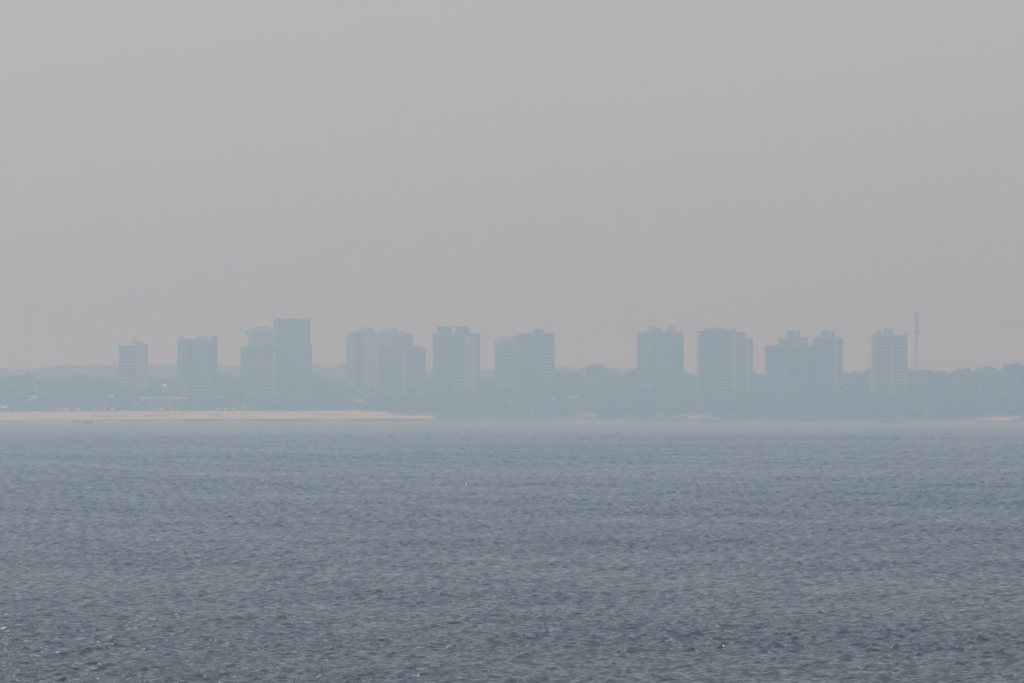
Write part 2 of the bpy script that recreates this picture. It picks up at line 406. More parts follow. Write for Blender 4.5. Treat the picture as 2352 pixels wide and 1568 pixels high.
# 3c tallest, unfinished
b = Tower('tallest tower, unfinished, with scaffold stubs along both edges', 6060, 1095, depth=22)
b.vol('wall', 1027, 1161, 1196, 'concrete'); b.vol('side_wall', 1161.2, 1168, 1291, 'concrete', f=1, b=19)
b.roof(1029, 1164, 1196.5, m='wall_dark', over=0)
b.vol('upper_band', 1027.5, 1160.5, 1199, 'recess_shade', f=-.4, b=-.01, bottom=1214)
for i, (p0, yy) in enumerate(((1013, 1206), (1017, 1210), (1020, 1222), (1014, 1229), (1022, 1216))):
    b.vol('scaffold', p0, 1026.9, yy, 'metal', f=2, b=6, bottom=yy+2.2)
for i in range(7): b.vol('scaffold', 1161.1, 1166 if i % 2 else 1164.5, 1209+i*12.4, 'metal', f=2, b=8, bottom=1210.8+i*12.4)
for i in range(16):
    z_ = b.lz(1222+12.4*i); MB().box(b.lx(1027.5), b.lx(1160.5), -.22, -.01, z_-.35, z_).build('floor_slab', M['parapet_grey'], b.t)
b.wins(1040, 1055, 1206, 9, 1, f=-.4, cols=1, hpx=5, m='parapet'); b.done()
# 4a wide pale double tower
b = Tower('very wide pale tower with two pink roof blocks, behind the striped front tower', 6030, 1422)
b.vol('wall', 1320, 1511, 1246.5, 'wall_pale'); b.vol('side_wing', 1298.5, 1319.8, 1249.5, 'wall_pale', f=1.2, b=18); b.vol('side_wing', 1511.2, 1548, 1252.5, 'wall_grey', f=1.5, b=18)
b.roof(1320, 1422, 1245, over=0, m='wall_pale'); b.roof(1422.3, 1511, 1246.6, over=0, m='wall_pale')
b.vol('roof_block', 1347, 1403, 1229, 'wall_pink', f=4, b=15, bottom=1244.5); b.vol('roof_block', 1436, 1490, 1231, 'wall_pink', f=4, b=15, bottom=1245.5)
b.vol('roof_edge', 1349, 1368, 1226.5, 'wall_grey', f=5, b=9, bottom=1228.9)
b.antenna(1385, 1222, 1229); b.vol('dark_column', 1333, 1356, 1250, 'recess_shade', f=-.3, b=-.01)
b.vol('dark_column', 1480, 1504, 1258, 'wall_grey', f=-.3, b=-.01, bottom=1300); b.vol('dark_column', 1421, 1437, 1252, 'wall_grey', f=-.3, b=-.01)
b.wins(1306, 1314, 1256, 12.3, 16, f=1.2, hpx=4.5); b.wins(1321, 1328, 1256, 12.3, 16, hpx=5); b.wins(1360, 1369, 1256, 12.3, 16, hpx=5); b.wins(1392, 1399, 1256, 12.3, 16, hpx=5); b.wins(1514, 1540, 1258, 12.3, 4, f=1.5, cols=2, hpx=5); b.done()
# 4b striped front
b = Tower('lower striped tower with stepped right edge, overlapping the wide pale tower', 5930, 1508)
b.vol('wall', 1419, 1550, 1303.5, 'wall_grey'); b.vol('side_wing', 1550.2, 1594, 1304.5, 'wall_grey', f=-1, b=17)
b.roof(1437, 1549, 1303.5, m='parapet_grey', over=0); b.vol('roof_block', 1549, 1578.5, 1297, 'wall_grey', f=3, b=14, bottom=1304.3); b.roof(1550.5, 1597, 1305, m='wall_grey', f=-1.4, b=17, over=0)
b.bands(1420, 1505, 1307, 12.2, 13, out=1.6); b.vol('light_column', 1506, 1521, 1304, 'wall_pale', f=-1.7, b=-.01); b.wins(1524, 1536, 1308, 12.2, 13, hpx=6)
b.bands(1551, 1593, 1307, 12.2, 12, f=-1, out=1.4); b.ledges(1594.2, 1598, 1309, 12.2, 11, hpx=7, f=-2, b=9, m='parapet_grey'); b.done()
# 5
b = Tower('tower with two big dark square roof blocks side by side', 5950, 1711)
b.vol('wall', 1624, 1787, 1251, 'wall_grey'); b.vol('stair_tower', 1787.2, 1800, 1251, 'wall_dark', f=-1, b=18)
b.roof(1619.5, 1746, 1251, m='parapet', over=0); b.vol('roof_edge', 1746.3, 1800, 1249, 'wall_dark', f=.6, b=17, bottom=1250.9)
b.vol('roof_block', 1640, 1693, 1224.3, 'wall_dark', f=2, b=15, bottom=1249); b.vol('roof_block', 1707, 1760, 1223.5, 'wall_dark', f=2, b=15, bottom=1248.8)
b.antenna(1722, 1209, 1223.5); b.antenna(1668, 1216, 1224.3, r=.06)
b.bands(1625, 1672, 1254, 12.3, 15, out=1.7); b.vol('dark_column', 1674, 1689, 1254, 'recess_shade', f=-.35, b=-.01); b.bands(1690.5, 1744, 1254, 12.3, 15, out=1.7, m='parapet')  # shade of the recess between the bays is painted as a dark slab
b.vol('light_column', 1746, 1786.5, 1264, 'wall_pale', f=-.5, b=-.01); b.wins(1757, 1768, 1268, 12.3, 15, f=-.5, hpx=4, m='wall_grey'); b.done()
# 6
b = Tower('stepped tower with an open pergola frame on its lower left roof', 5980, 1970)
b.vol('wall', 1856, 1928, 1290, 'wall_grey'); b.vol('main_block', 1928.2, 1951, 1257, 'wall_grey'); b.vol('main_block', 1951.2, 2077, 1250, 'wall_dark', f=-.8)
b.roof(1951, 2081, 1250, m='wall_grey', f=-1.8, over=0); b.vol('roof_block', 2001, 2037, 1233, 'wall_dark', f=4, b=14, bottom=1248.3)
fr = MB()      # open frames against the sky
for p0, p1, y0, y1 in ((1856,1861,1275,1289.9),(1873.5,1880,1275,1289.9),(1856,1880,1274,1281),(1880.2,1884,1263,1284),(1896.5,1907.5,1266,1284),(1880.2,1928,1261.5,1268),(1880.2,1928,1274,1289.9)):
    fr.box(b.lx(p0), b.lx(p1), 1, 4, b.lz(y1), b.lz(y0))
fr.build('pergola', M['parapet_grey'], b.t); b.vol('roof_parapet', 1861.2, 1873.3, 1289, 'parapet_grey', f=1, b=4, bottom=1289.9)
b.antenna(1969, 1223, 1250, r=.06)
b.bands(1872, 1927, 1293, 12.3, 12, out=1.3, m='parapet'); b.wins(1858, 1869, 1296, 12.3, 12, hpx=5)
b.wins(1931, 1949, 1268, 12.3, 15, cols=1, hpx=4.5, m='parapet'); b.wins(1972, 1988, 1276, 12.3, 14, f=-.8, cols=1, hpx=4, m='parapet_grey'); b.bands(2005, 2030, 1262, 12.3, 14, f=-.8, out=1., m='parapet_grey'); b.bands(2040, 2076, 1262, 12.3, 14, f=-.8, out=1.2, m='parapet_grey')
b.ledges(2077.2, 2081.5, 1260, 12.6, 14, hpx=7, f=-2, b=12, m='wall_grey'); b.done()
# 7
b = Tower('dark tower with two tall light roof blocks and a dark one between them', 5930, 2476)
b.vol('wall', 2404, 2526, 1246, 'wall_grey'); b.vol('side_wing', 2389.5, 2403.8, 1249.5, 'wall_dark', f=.5, b=17); b.vol('main_block', 2526.2, 2557, 1242, 'wall_dark', f=-1, b=21); b.vol('side_wing', 2557.2, 2564, 1256.5, 'wall_dark', f=1, b=17)
b.roof(2404, 2526, 1246, m='wall_grey', over=0); b.vol('penthouse', 2404.5, 2427, 1243.5, 'parapet_grey', f=2, b=16, bottom=1243.9)
b.vol('roof_block', 2427, 2456, 1220, 'wall_pale', f=5, b=14, bottom=1244); b.vol('roof_block', 2449, 2483, 1232.5, 'wall_dark', f=2, b=4.8, bottom=1244); b.vol('roof_block', 2497, 2526, 1220, 'wall_pale', f=5, b=14, bottom=1244)
b.antenna(2448, 1209, 1220); b.antenna(2516, 1210, 1220); b.wins(2391, 2402, 1262, 12.4, 15, f=.5, hpx=6, m='parapet')
b.bands(2410, 2447, 1256, 12.4, 15, out=1.3, m='parapet'); b.vol('dark_column', 2449, 2461, 1250, 'recess_shade', f=-.3, b=-.01); b.wins(2462, 2472, 1258, 12.4, 15, hpx=7, m='parapet')  # the dark slab carries the recess shade in its colour
b.vol('dark_column', 2473.5, 2478, 1250, 'wall_dark', f=-.3, b=-.01); b.bands(2480, 2524, 1256, 12.4, 15, out=1.3, m='parapet_grey'); b.done()
# 8
b = Tower('broad tower with a gently curved roof and stepped balconies down its left edge', 5900, 2717)
pts = [(b.lx(p), b.lz(q)) for p, q in ((2622,1480),(2744,1480),(2744,1236),(2725,1235),(2700,1233.5),(2670,1233),(2645,1234.5),(2634,1238),(2622,1240))]
pts[0] = (pts[0][0], -3); pts[1] = (pts[1][0], -3); MB().prism(pts, 0, 20).build('wall', M['wall_grey'], b.t)
b.vol('light_column', 2744.2, 2762, 1238.5, 'wall_pale', f=-1.8, b=18); b.vol('side_wing', 2762.2, 2794.5, 1244.5, 'wall_grey', f=0, b=20); b.vol('roof_edge', 2763, 2794.3, 1243.2, 'wall_dark', f=-.3, b=19.5, bottom=1266)
b.vol('side_wall', 2794.8, 2815, 1269, 'wall_pale', f=-.5, b=17); b.vol('stair_tower', 2815.2, 2823.5, 1268.5, 'wall_dark', f=-.7, b=17)
b.pxr[0] = 2610; b.vol('roof_block', 2638, 2659, 1228, 'wall_pale', f=5, b=12, bottom=1233.5); b.vol('water_tank', 2672, 2710, 1226.5, 'wall_grey', f=5, b=14, bottom=1232.4); b.vol('roof_block', 2744.5, 2762, 1226.5, 'wall_pale', f=1, b=8, bottom=1238.3)
b.antenna(2679, 1221, 1226); b.antenna(2696, 1219, 1226, r=.06)
b.vol('roof_edge', 2610, 2628, 1239.5, 'wall_grey', f=-1.9, b=-.02, bottom=1248)
b.ledges(2612, 2621.8, 1256, 12.6, 17, hpx=6.5, f=-1.5, b=8, m='parapet_grey')
b.bands(2623, 2656, 1243, 12.6, 18, out=1.6, m='parapet'); b.vol('column', 2659.5, 2662.5, 1243, 'wall_dark', f=-.9, b=-.01); b.vol('column', 2671, 2673.5, 1243, 'wall_dark', f=-.9, b=-.01)
b.bands(2676, 2743, 1243, 12.6, 18, out=1.6, m='parapet'); b.wins(2767, 2790, 1276, 12.6, 15, cols=1, hpx=6); b.done()
# 9a
b = Tower('dark tower with wide low shoulders and one square roof block', 5900, 2967)
b.vol('wall', 2877.5, 3062, 1296.5, 'wall_dark'); b.vol('main_block', 2921, 3029, 1266, 'wall_grey', f=-1, b=19)
b.pxr[0] = 2868; b.roof(2871, 2920.5, 1296.5, over=0, m='wall_dark'); b.roof(3029.5, 3062, 1296.5, over=0, m='wall_dark'); b.roof(2921, 3029, 1266.5, over=0, m='wall_grey', f=-1.4)
b.vol('roof_block', 2954, 3000, 1238.3, 'wall_dark', f=3, b=14, bottom=1265); b.vol('roof_panel', 2973, 2994, 1239.5, 'wall_pale', f=2.7, b=2.98, bottom=1264)
b.vol('column', 2871, 2874, 1297, 'wall_dark', f=0, b=4); b.antenna(2976, 1227, 1238, r=.07)
for i in range(12): b.vol('floor_slab', 2874.1, 2877.3, 1310+13*i, 'wall_dark', f=0, b=4, bottom=1312+13*i)
b.vol('light_column', 2941, 2951, 1312, 'wall_grey', f=-1.6, b=-1.01); b.vol('light_column', 3014, 3024, 1275, 'wall_grey', f=-1.6, b=-1.01)
b.bands(2925, 2939, 1300, 12.6, 12, f=-1, out=.8, m='wall_grey'); b.bands(2954, 3010, 1300, 12.6, 12, f=-1, out=.8, m='wall_grey'); b.bands(2884, 2918, 1300, 12.6, 12, f=0, out=.8, m='wall_grey'); b.done()
# 9b
b = Tower('paler tower with one square roof block, right of and behind the wide-shouldered tower', 5975, 3112)
b.vol('wall', 3052, 3141, 1266, 'wall_grey'); b.vol('dark_column', 3141.2, 3146, 1266.5, 'wall_dark', f=1, b=19); b.vol('side_wall', 3146.2, 3161, 1266, 'wall_grey', f=-.4)
b.roof(3052, 3161, 1266, over=0, m='wall_grey', f=-1); b.vol('roof_block', 3084, 3131, 1237.3, 'wall_dark', f=3, b=14, bottom=1264.5); b.vol('roof_panel', 3104, 3118, 1239, 'wall_pale', f=2.7, b=2.98, bottom=1264)
b.antenna(3118, 1224, 1237, r=.07); b.antenna(3107, 1228, 1237, r=.06)
b.bands(3055, 3124, 1272, 12.6, 15, out=1.1, m='parapet_grey'); b.vol('light_column', 3126, 3140.5, 1270, 'wall_pale', f=-1.2, b=-.01); b.done()
# 10
b = Tower('pinkish tower beside the radio mast, rightmost on the skyline', 5890, 3335)
b.vol('wall', 3275, 3403, 1256.5, 'wall_pink'); b.roof(3262, 3403, 1256.5, over=0, m='parapet_grey', f=-1)
b.pxr[0] = 3262; b.vol('roof_block', 3287, 3306, 1239, 'wall_grey', f=3, b=12, bottom=1254.8); b.vol('water_tank', 3313, 3352, 1232.3, 'wall_pink', f=3, b=14, bottom=1254.8)
b.antenna(3345, 1210, 1232); b.antenna(3299, 1228, 1239, r=.06); b.vol('dark_column', 3289, 3302, 1260, 'wall_dark', f=-.4, b=-.01)
b.vol('balcony', 3262, 3274.8, 1268.5, 'parapet_grey', f=0, b=9, bottom=1275); b.ledges(3268, 3274.8, 1281, 12.7, 9, hpx=6.5, f=0, b=9); b.vol('side_wing', 3267.5, 3274.7, 1384, 'wall_pink', f=1, b=12)
b.bands(3306, 3338, 1262, 12.7, 16, out=1.0, m='wall_pink'); b.vol('light_column', 3339.5, 3349.5, 1260, 'wall_pink', f=-1.1, b=-.01); b.bands(3351, 3389, 1262, 12.7, 16, out=1.0, m='wall_pink'); b.done()

# ------------------------------------------------------------------ radio mast
Dm = float(Ds(3437))+430; gz = float(ground_z(3437, Dm)); k = Dm/F
t = thing('radio_mast', (X(3437, Dm), Dm, gz), 'tall lattice radio mast carrying three clusters of antennas, right of the pinkish tower', 'radio mast')
topz = Z(1168, Dm) - gz; mb = MB(); half = lambda z: np.interp(z, [0, .32*topz, .62*topz, topz], [2.9, 2.3, 1.1, .65])
nz = 34
for i in range(nz):
    z0, z1 = topz*i/nz, topz*(i+1)/nz; h0, h1 = half(z0), half(z1)
    c0 = [(-h0,-h0*.6),(h0,-h0*.6),(0,h0)]; c1 = [(-h1,-h1*.6),(h1,-h1*.6),(0,h1)]
    for j in range(3):
        jj = (j+1) % 3
        mb.tube((*c0[j], z0), (*c1[j], z1), .14, k=4)
        mb.tube((*c0[j], z0), (*c1[jj], z1), .045, k=4); mb.tube((*c1[j], z1), (*c1[jj], z1), .045, k=4)
mb.build('lattice_frame', M['metal'], t)
MB().tube((0,0,0), (0,0,topz-3), .50, .36).build('cable_duct', M['wall_dark'], t)
def panel(px, y0, y1, w=.5):
    x_ = (px-3437)*k; MB().box(x_-w, x_+w, -1.6, -1.1, Z(y1,Dm)-gz, Z(y0,Dm)-gz).build('panel_antenna', M['wall_dark'], t)
    return x_
for cy, hh, xs in ((1173, 13, (3433, 3440, 3447)), (1197, 8, (3435, 3441)), (1213, 13, (3444.5,)), (1223, 13, (3433.5, 3438.5)), (1244, 14, (3432.5, 3436, 3443, 3446.5))):
    for p in xs: panel(p, cy-hh/2, cy+hh/2, .55)
    MB().box((3431-3437)*k, (3448.5-3437)*k, -1.08, 1.0, Z(cy+3,Dm)-gz-.15, Z(cy+3,Dm)-gz).build('platform', M['metal'], t)
MB().tube((-.2,0,topz-1), (-.2,0,topz+1.2), .1).build('lightning_rod', M['metal'], t)

# ------------------------------------------------------------------ white arch over the open-air stage
Da = float(Ds(604))+135; xa = 604.; gz = float(ground_z(xa, Da)); k = Da/F
t = thing('stage_arch', (X(xa, Da), Da, gz), 'tall slim white arch rising behind the beach, its crown catching the sun', 'arch')
W = (648-561)/2*k; z0 = 0; hh = Z(1441.5, Da) - gz
n = 28; v0 = []; 
mbL = MB()
def pt(i):
    a = math.pi*i/n; return (-math.cos(a)*W, hh*(math.sin(a)**.72))
for i in range(n):
    a_, c_ = pt(i), pt(i+1); 
    wid = 1.1 + .7*math.sin(math.pi*(i+.5)/n)
    v = len(mbL.v)
    for (xx, zz) in (a_, c_):
        L_ = math.hypot(xx/W, zz/hh) or 1; nx, nz_ = xx/W/L_, zz/hh/L_
        for yy in (-wid, wid):
            mbL.v += [(xx, yy, zz), (xx - nx*1.25, yy, zz - nz_*1.25)]
    # 0 outer -y,1 inner -y,2 outer +y,3 inner +y ; 4..7 next
    mbL.f += [(v, v+1, v+5, v+4), (v+2, v+6, v+7, v+3), (v, v+4, v+6, v+2), (v+1, v+3, v+7, v+5)]
mbL.build('arch_rib', M['parapet_grey'], t)
q = pt(17); 
M['glint_panel'] = mat('glint_panel', (.85, .84, .80), rough=.38, var=.03, metal=.6)  # glossy pale metal made for the sun glint on the arch
cc = MB().box(-2.0, 2.0, -.08, .08, -1.9, 1.9).build('glint_plate', M['glint_panel'], t); cc.location = (q[0]-.6, -2.0, q[1]+.3); cc.rotation_euler = (R(-34), 0, R(-17))  # added plate, tilted halfway between sun and camera to produce the crown glint
for s_ in (-1, 1): MB().box(s_*W-1.4, s_*W+1.4, -1.9, 1.9, -2, .8).build('footing', M['parapet'], t)

# ------------------------------------------------------------------ low buildings among the trees
def house(px0, px1, ytop, ybase, D, label, wall='wall_pale', roof='roof_metal', kind='flat', name='low_building', cat='building', nwin=4, depth=9, rh=None):
    cx = (px0+px1)/2; lo, hi = 118., 600.
    for _ in range(30):
        m_ = (lo+hi)/2; D = float(Ds(cx))+m_
        if ground_z(cx, D) < Z(ybase, D): lo = m_
        else: hi = m_
    D = float(Ds(cx)) + min(lo, 205.); CLEAR.append((px0-1, px1+1, D, ybase-1.5))
    k = D/F; zb = Z(ybase, D); zt = Z(ytop, D); gz = float(ground_z(cx, D)); w = (px1-px0)*k/2
    t = thing(name, (X(cx, D), D, zb), label, cat, None)
    rh = rh or .8; h = zt - zb - rh
    MB().box(-w, w, 0, depth, min(0, gz-zb)-.5, h).build('wall', M[wall], t)
    r = MB()
    if kind == 'flat':
        v = len(r.v); r.v += [(-w-.5,-1.4,h+.02),(w+.5,-1.4,h+.02),(w+.5,depth*.55,h+rh*.6+.2),(-w-.5,depth*.55,h+rh*.6+.2),(-w-.5,depth+.5,h+.02),(w+.5,depth+.5,h+.02)]
        r.f += [(v,v+1,v+2,v+3),(v+3,v+2,v+5,v+4),(v+1,v+5,v+2),(v,v+3,v+4),(v,v+4,v+5,v+1)]
    elif kind == 'gable': r.prism([(-w-.5, h+.01), (w+.5, h+.01), (w*.92, h+rh), (-w*.92, h+rh)], -1, depth+.6)
    elif kind == 'slope':
        v = len(r.v); r.v += [(-w-.6,-2,h+.05),(w+.6,-2,h+.05),(w+.6,depth+.6,h+rh+.9),(-w-.6,depth+.6,h+rh+.9),(-w-.6,-2,h-.12),(w+.6,-2,h-.12),(w+.6,depth+.6,h+rh+.7),(-w-.6,depth+.6,h+rh+.7)]
        r.f += [(v,v+1,v+2,v+3),(v+7,v+6,v+5,v+4),(v,v+4,v+5,v+1),(v+1,v+5,v+6,v+2),(v+2,v+6,v+7,v+3),(v+3,v+7,v+4,v)]
    r.build('roof', M[roof], t)
    st = 2*w/nwin
    for j in range(nwin):
        MB().box(-w+st*(j+.25), -w+st*(j+.75), -.06, -.01, .35*h, .75*h).build('window', M['glass'], t)
    FOOT.append((px0-4, px1+4, D-4, D+depth+1)); return t
house(110, 139, 1484, 1492, 5800, 'small white-roofed building among trees near the left edge', roof='white')
house(2, 24, 1525, 1541, 5590, 'pale beach hut with a tilted canvas roof at the far left edge of the beach', kind='slope', roof='wall_pale', nwin=2)
house(190, 209, 1514, 1525, 5700, 'small hut with a reddish roof behind the left beach', roof='roof_tile', kind='gable', nwin=2)
house(98, 118, 1497, 1513, 5740, 'narrow pale building showing between trees at the left', wall='wall_pink', roof='roof_tile', nwin=3)
house(408, 424, 1482.5, 1494, 5800, 'tiny white-roofed hut below the leftmost tower', roof='white', nwin=2)
house(524, 558, 1488.5, 1503, 5850, 'low building with a broken pale roof just left of the white arch', roof='wall_pale', nwin=5)
house(566, 645, 1488.5, 1508, 5895, 'long low pale hall seen through the white arch', roof='roof_metal', nwin=9, wall='wall_pink', rh=.6)
house(649, 676, 1487, 1497, 5850, 'white-roofed pavilion immediately right of the white arch', roof='white', nwin=3, rh=1.2)
house(686, 704, 1487.5, 1497, 5850, 'small white box-like kiosk second right of the white arch', roof='white', nwin=2, rh=1.2)
house(800, 838, 1484.5, 1492, 5860, 'thin pale flat-roofed building left of the dark-topped tower', roof='wall_pink', nwin=4)
house(498, 528, 1509, 1524, 5745, 'low pinkish building left of the arch, behind the sand', wall='wall_pink', roof='roof_tile', nwin=4)
house(912, 950, 1508, 1530, 5820, 'two-level reddish building behind the parasols right of the arch', wall='wall_pink', roof='roof_tile', kind='gable', nwin=4, rh=1.6)
house(1311, 1329, 1486.5, 1496, 6040, 'tiny pale gazebo above the long sloping roof', roof='wall_pink', nwin=2, kind='gable')
house(1308, 1362, 1500.5, 1509, 6010, 'long low building with a shiny sloping metal roof above the beach', roof='roof_metal', nwin=6, kind='slope')
house(2057, 2081, 1487, 1494, 5830, 'short white-roofed shelter in trees under the pergola tower', roof='white', nwin=3)
house(2111, 2119, 1487, 1494, 5830, 'tiny white kiosk between two white-roofed shelters in the trees', roof='white', nwin=1)
house(2133, 2176, 1486.5, 1495, 5830, 'longer white-roofed shelter in trees right of the pergola tower', roof='white', nwin=5)
house(2533, 2554, 1491, 1509, 5800, 'pale upright house front in the trees between the dark tower and the curved tower', wall='wall_pale', roof='wall_grey', nwin=3)
house(2614, 2632, 1487.5, 1494, 5800, 'small pale-roofed shelter at the foot of the curved-roof tower', roof='white', nwin=2)
house(2902, 2930, 1490, 1495, 5800, 'faint flat pinkish roof under the wide-shouldered tower', roof='wall_pink', nwin=3)
house(3511, 3531, 1484.5, 1491, 5700, 'small pale roof in the trees right of the radio mast', roof='wall_pale', nwin=2)
house(3729, 3752, 1504, 1509, 5500, 'tiny roof with a glint of sun in the woods near the right edge', roof='roof_metal', nwin=2)
house(1530, 1548, 1497, 1504, 5990, 'faint pinkish roof in the trees under the stepped-edge tower', roof='roof_tile', kind='gable', nwin=2)

# ------------------------------------------------------------------ parasols and tents along the top of the beach
def beach_pt(px, off): 
    D = float(Ds(px)) + off; return X(px, D), D, float(ground_z(px, D)) + .25
def parasol_proto(r, h, label, m='canvas', drop=.35):
    t = thing('beach_parasol', (0,0,0), label, 'parasol', 'parasols along the top of the beach')
    MB().cone((0,0,h), r, r*.8, 8, drop).build('canopy', M[m], t)
    MB().tube((0,0,0), (0,0,h+.2), .07).build('pole', M['wood'], t)
    tb = MB().tube((.0,0,.70), (.0,0,.76), .6, k=10); tb.build('table', M['plastic'], t)
    return t
ordn = ['first','second','third','fourth','fifth','sixth','seventh','eighth','ninth','tenth','eleventh','twelfth','thirteenth','fourteenth','fifteenth','sixteenth','seventeenth','eighteenth','nineteenth','twentieth']
WP = [(32,10,1),(58,9,1),(75,11,1),(221,13,0),(234,11,1),(251,13,0),(281,7,1),(292,12,0),(325,13,1),(354,12,0),(393,14,0),(421,13,0),(580,10,1),(604,9,1),(642,8,1),(722,8,1),(820,12,0),(845,12,0),(872,12,0),(901,9,1)]
pc = {0:0, 1:0}
p0 = None
names = {32:'small pale parasol nearest the left edge of the photo', 58:'small pale parasol second from the left edge', 75:'pale parasol third from the left edge',
 221:'bright white parasol, leftmost of the row above the boat', 234:'dim parasol beside the first bright white parasol', 251:'bright white parasol, second of the row above the boat',
 281:'small dim parasol just left of the third bright parasol', 292:'bright white parasol, third of the row above the boat', 325:'dim greyish parasol in the middle of the bright row',
 354:'bright white parasol, fourth of the row, right of the dim one', 393:'bright white parasol second to last of the row left of the leftmost tower', 421:'bright white parasol ending the row left of the leftmost tower',
 580:'pale parasol under the left half of the white arch', 604:'low white parasol under the middle of the white arch', 642:'small pale parasol at the right foot of the white arch', 722:'small pale parasol below the wide striped tower',
 820:'bright parasol, left one of three evenly spaced right of the striped tower', 845:'bright parasol, middle one of three evenly spaced', 872:'bright parasol, right one of three evenly spaced', 901:'low pale parasol just right of the three evenly spaced ones'}
for px, w, dim in WP:
    r = w*.245/2*1.3
    if p0 is None: p0 = parasol_proto(1., 1., 'x'); o = p0
    else: o = copy_tree(p0)
    off = 103.; x_, y_, z_ = beach_pt(px, off)
    hz = Z(1536.5 if not dim else 1538.5, y_) - z_
    o.location = (x_, y_, z_); o['label'] = names[px]; o.scale = (r, r, max(1.9, hz)*.92)
    for ch in o.children:
        if ch.name.startswith('canopy') and dim:
            pass
# dim ones are grey cloth: own material through the object slot
greyc = mat('grey_canvas', (.45, .43, .40))
for o in [o for o in C.objects if o.name.startswith('beach_parasol')]:
    if any(wd in o['label'] for wd in ('dim', 'pale')):
        for ch in o.children:
            if ch.name.startswith('canopy'): ch.material_slots[0].link = 'OBJECT'; ch.material_slots[0].material = greyc
def tent(px0, px1, ytop, label, m='canvas', h0=1.8, name='beach_tent'):
    cx = (px0+px1)/2; x_, y_, z_ = beach_pt(cx, 103.); w = (px1-px0)*y_/F/2; zt = Z(ytop, y_)-z_
    t = thing(name, (x_, y_, z_), label, 'tent', 'tents along the top of the beach')
    r = MB(); e = zt*.62
    r.prism([(-w, e), (w, e), (w, e+.15), (w*.35, zt), (0, zt*.99), (-w, e+.15)], -2.2, 2.2); r.build('canopy', M[m], t)
    for sx_ in (-1, 1):
        for sy_ in (-1, 1): MB().tube((sx_*(w-.1), sy_*2., -.2), (sx_*(w-.1), sy_*2., e), .06).build('pole', M['metal'], t)
tent(656, 676, 1527.5, 'large white tent with a lopsided roof right of the arch')
tent(752, 764, 1532, 'small pinkish tent under the wide striped tower', m='canvas_red')
tent(921, 939, 1530.5, 'wide low white tent with an open front, left of the reddish one')
tent(940, 953, 1532.5, 'reddish tent at the right end of the beach stalls', m='canvas_red')
tent(193, 204, 1528, 'low dull tent between the left-edge huts and the bright parasols', m='canvas_red')

# small upright kiosk and a post sign on the beach
x_, y_, z_ = beach_pt(914, 103.)
t = thing('lifeguard_hut', (x_, y_, z_), 'narrow pale upright hut on legs beside the wide white tent', 'hut')
MB().box(-.9,.9,-.9,.9,2.0,4.2).build('cabin', M['wall_pale'], t); MB().cone((0,0,4.25),1.5,.8,4,.1).build('roof', M['canvas'], t)
for a_ in (-.8,.8):
    for c_ in (-.8,.8): MB().tube((a_,c_,0),(a_,c_,2),.07).build('leg', M['wood'], t)

# ------------------------------------------------------------------ dark table sets in a row down on the sand
def table_proto():
    t = thing('beach_table', (0,0,0), 'x', 'beach table', 'dark table sets in a row on the sand')
    MB().tube((0,0,.70),(0,0,.76),.62,k=10).tube((0,0,.12),(0,0,.7),.66,.6,k=10).build('table', M['plastic'], t)
    for s_ in (-1, 1):
        c = MB().box(s_*.95-.22, s_*.95+.22, -.22, .22, .40, .45).box(s_*1.17-.03, s_*1.17+.03, -.22, .22, .45, .95)
        for a_ in (-.18,.18):
            for b_ in (-.18,.18): c.box(s_*.95+a_-.02, s_*.95+a_+.02, b_-.02, b_+.02, 0, .4)
        c.build('chair', M['plastic'], t)
    MB().tube((0,0,.76),(0,0,1.25),.03).tube((0,0,.95),(0,0,1.3),.1,.04).build('folded_parasol', M['plastic'], t)
    return t
rowA = [('left of the beached group under the bright parasols', [307+v/7.35*1 for v in ()])]
TB = [('leftmost row on the sand, counting rightwards', 1560, [347,359,371.5,382]), ('pair on the sand below the last bright parasol', 1560.5, [407,416.5]),
      ('short row on the sand below the leftmost tower', 1558.8, [441.5,455.5,466.5,480]), ('long row on the sand below the arch', 1558, [540.4,552,564,576,588,602,616,628.5]),
      ('row on the sand below the striped tower', 1555, [780,796,812.5,829])]
tp = None
for where, py, xs in TB:
    for i, px in enumerate(xs):
        if tp is None: tp = table_proto(); o = tp
        else: o = copy_tree(tp)
        lo, hi = 0., 110.
        for _ in range(30):
            m_ = (lo+hi)/2; D = float(Ds(px))+m_
            if ground_z(px, D)+.25 < Z(py+1.6, D): lo = m_
            else: hi = m_
        x_, y_, z_ = beach_pt(px, lo); o.location = (x_, y_, z_-.05); o.rotation_euler = (0,0,random.uniform(-.5,.5)); o.scale = (1.25,1.25,1.3)
        o['label'] = '%s dark table set in the %s' % (ordn[i], where)

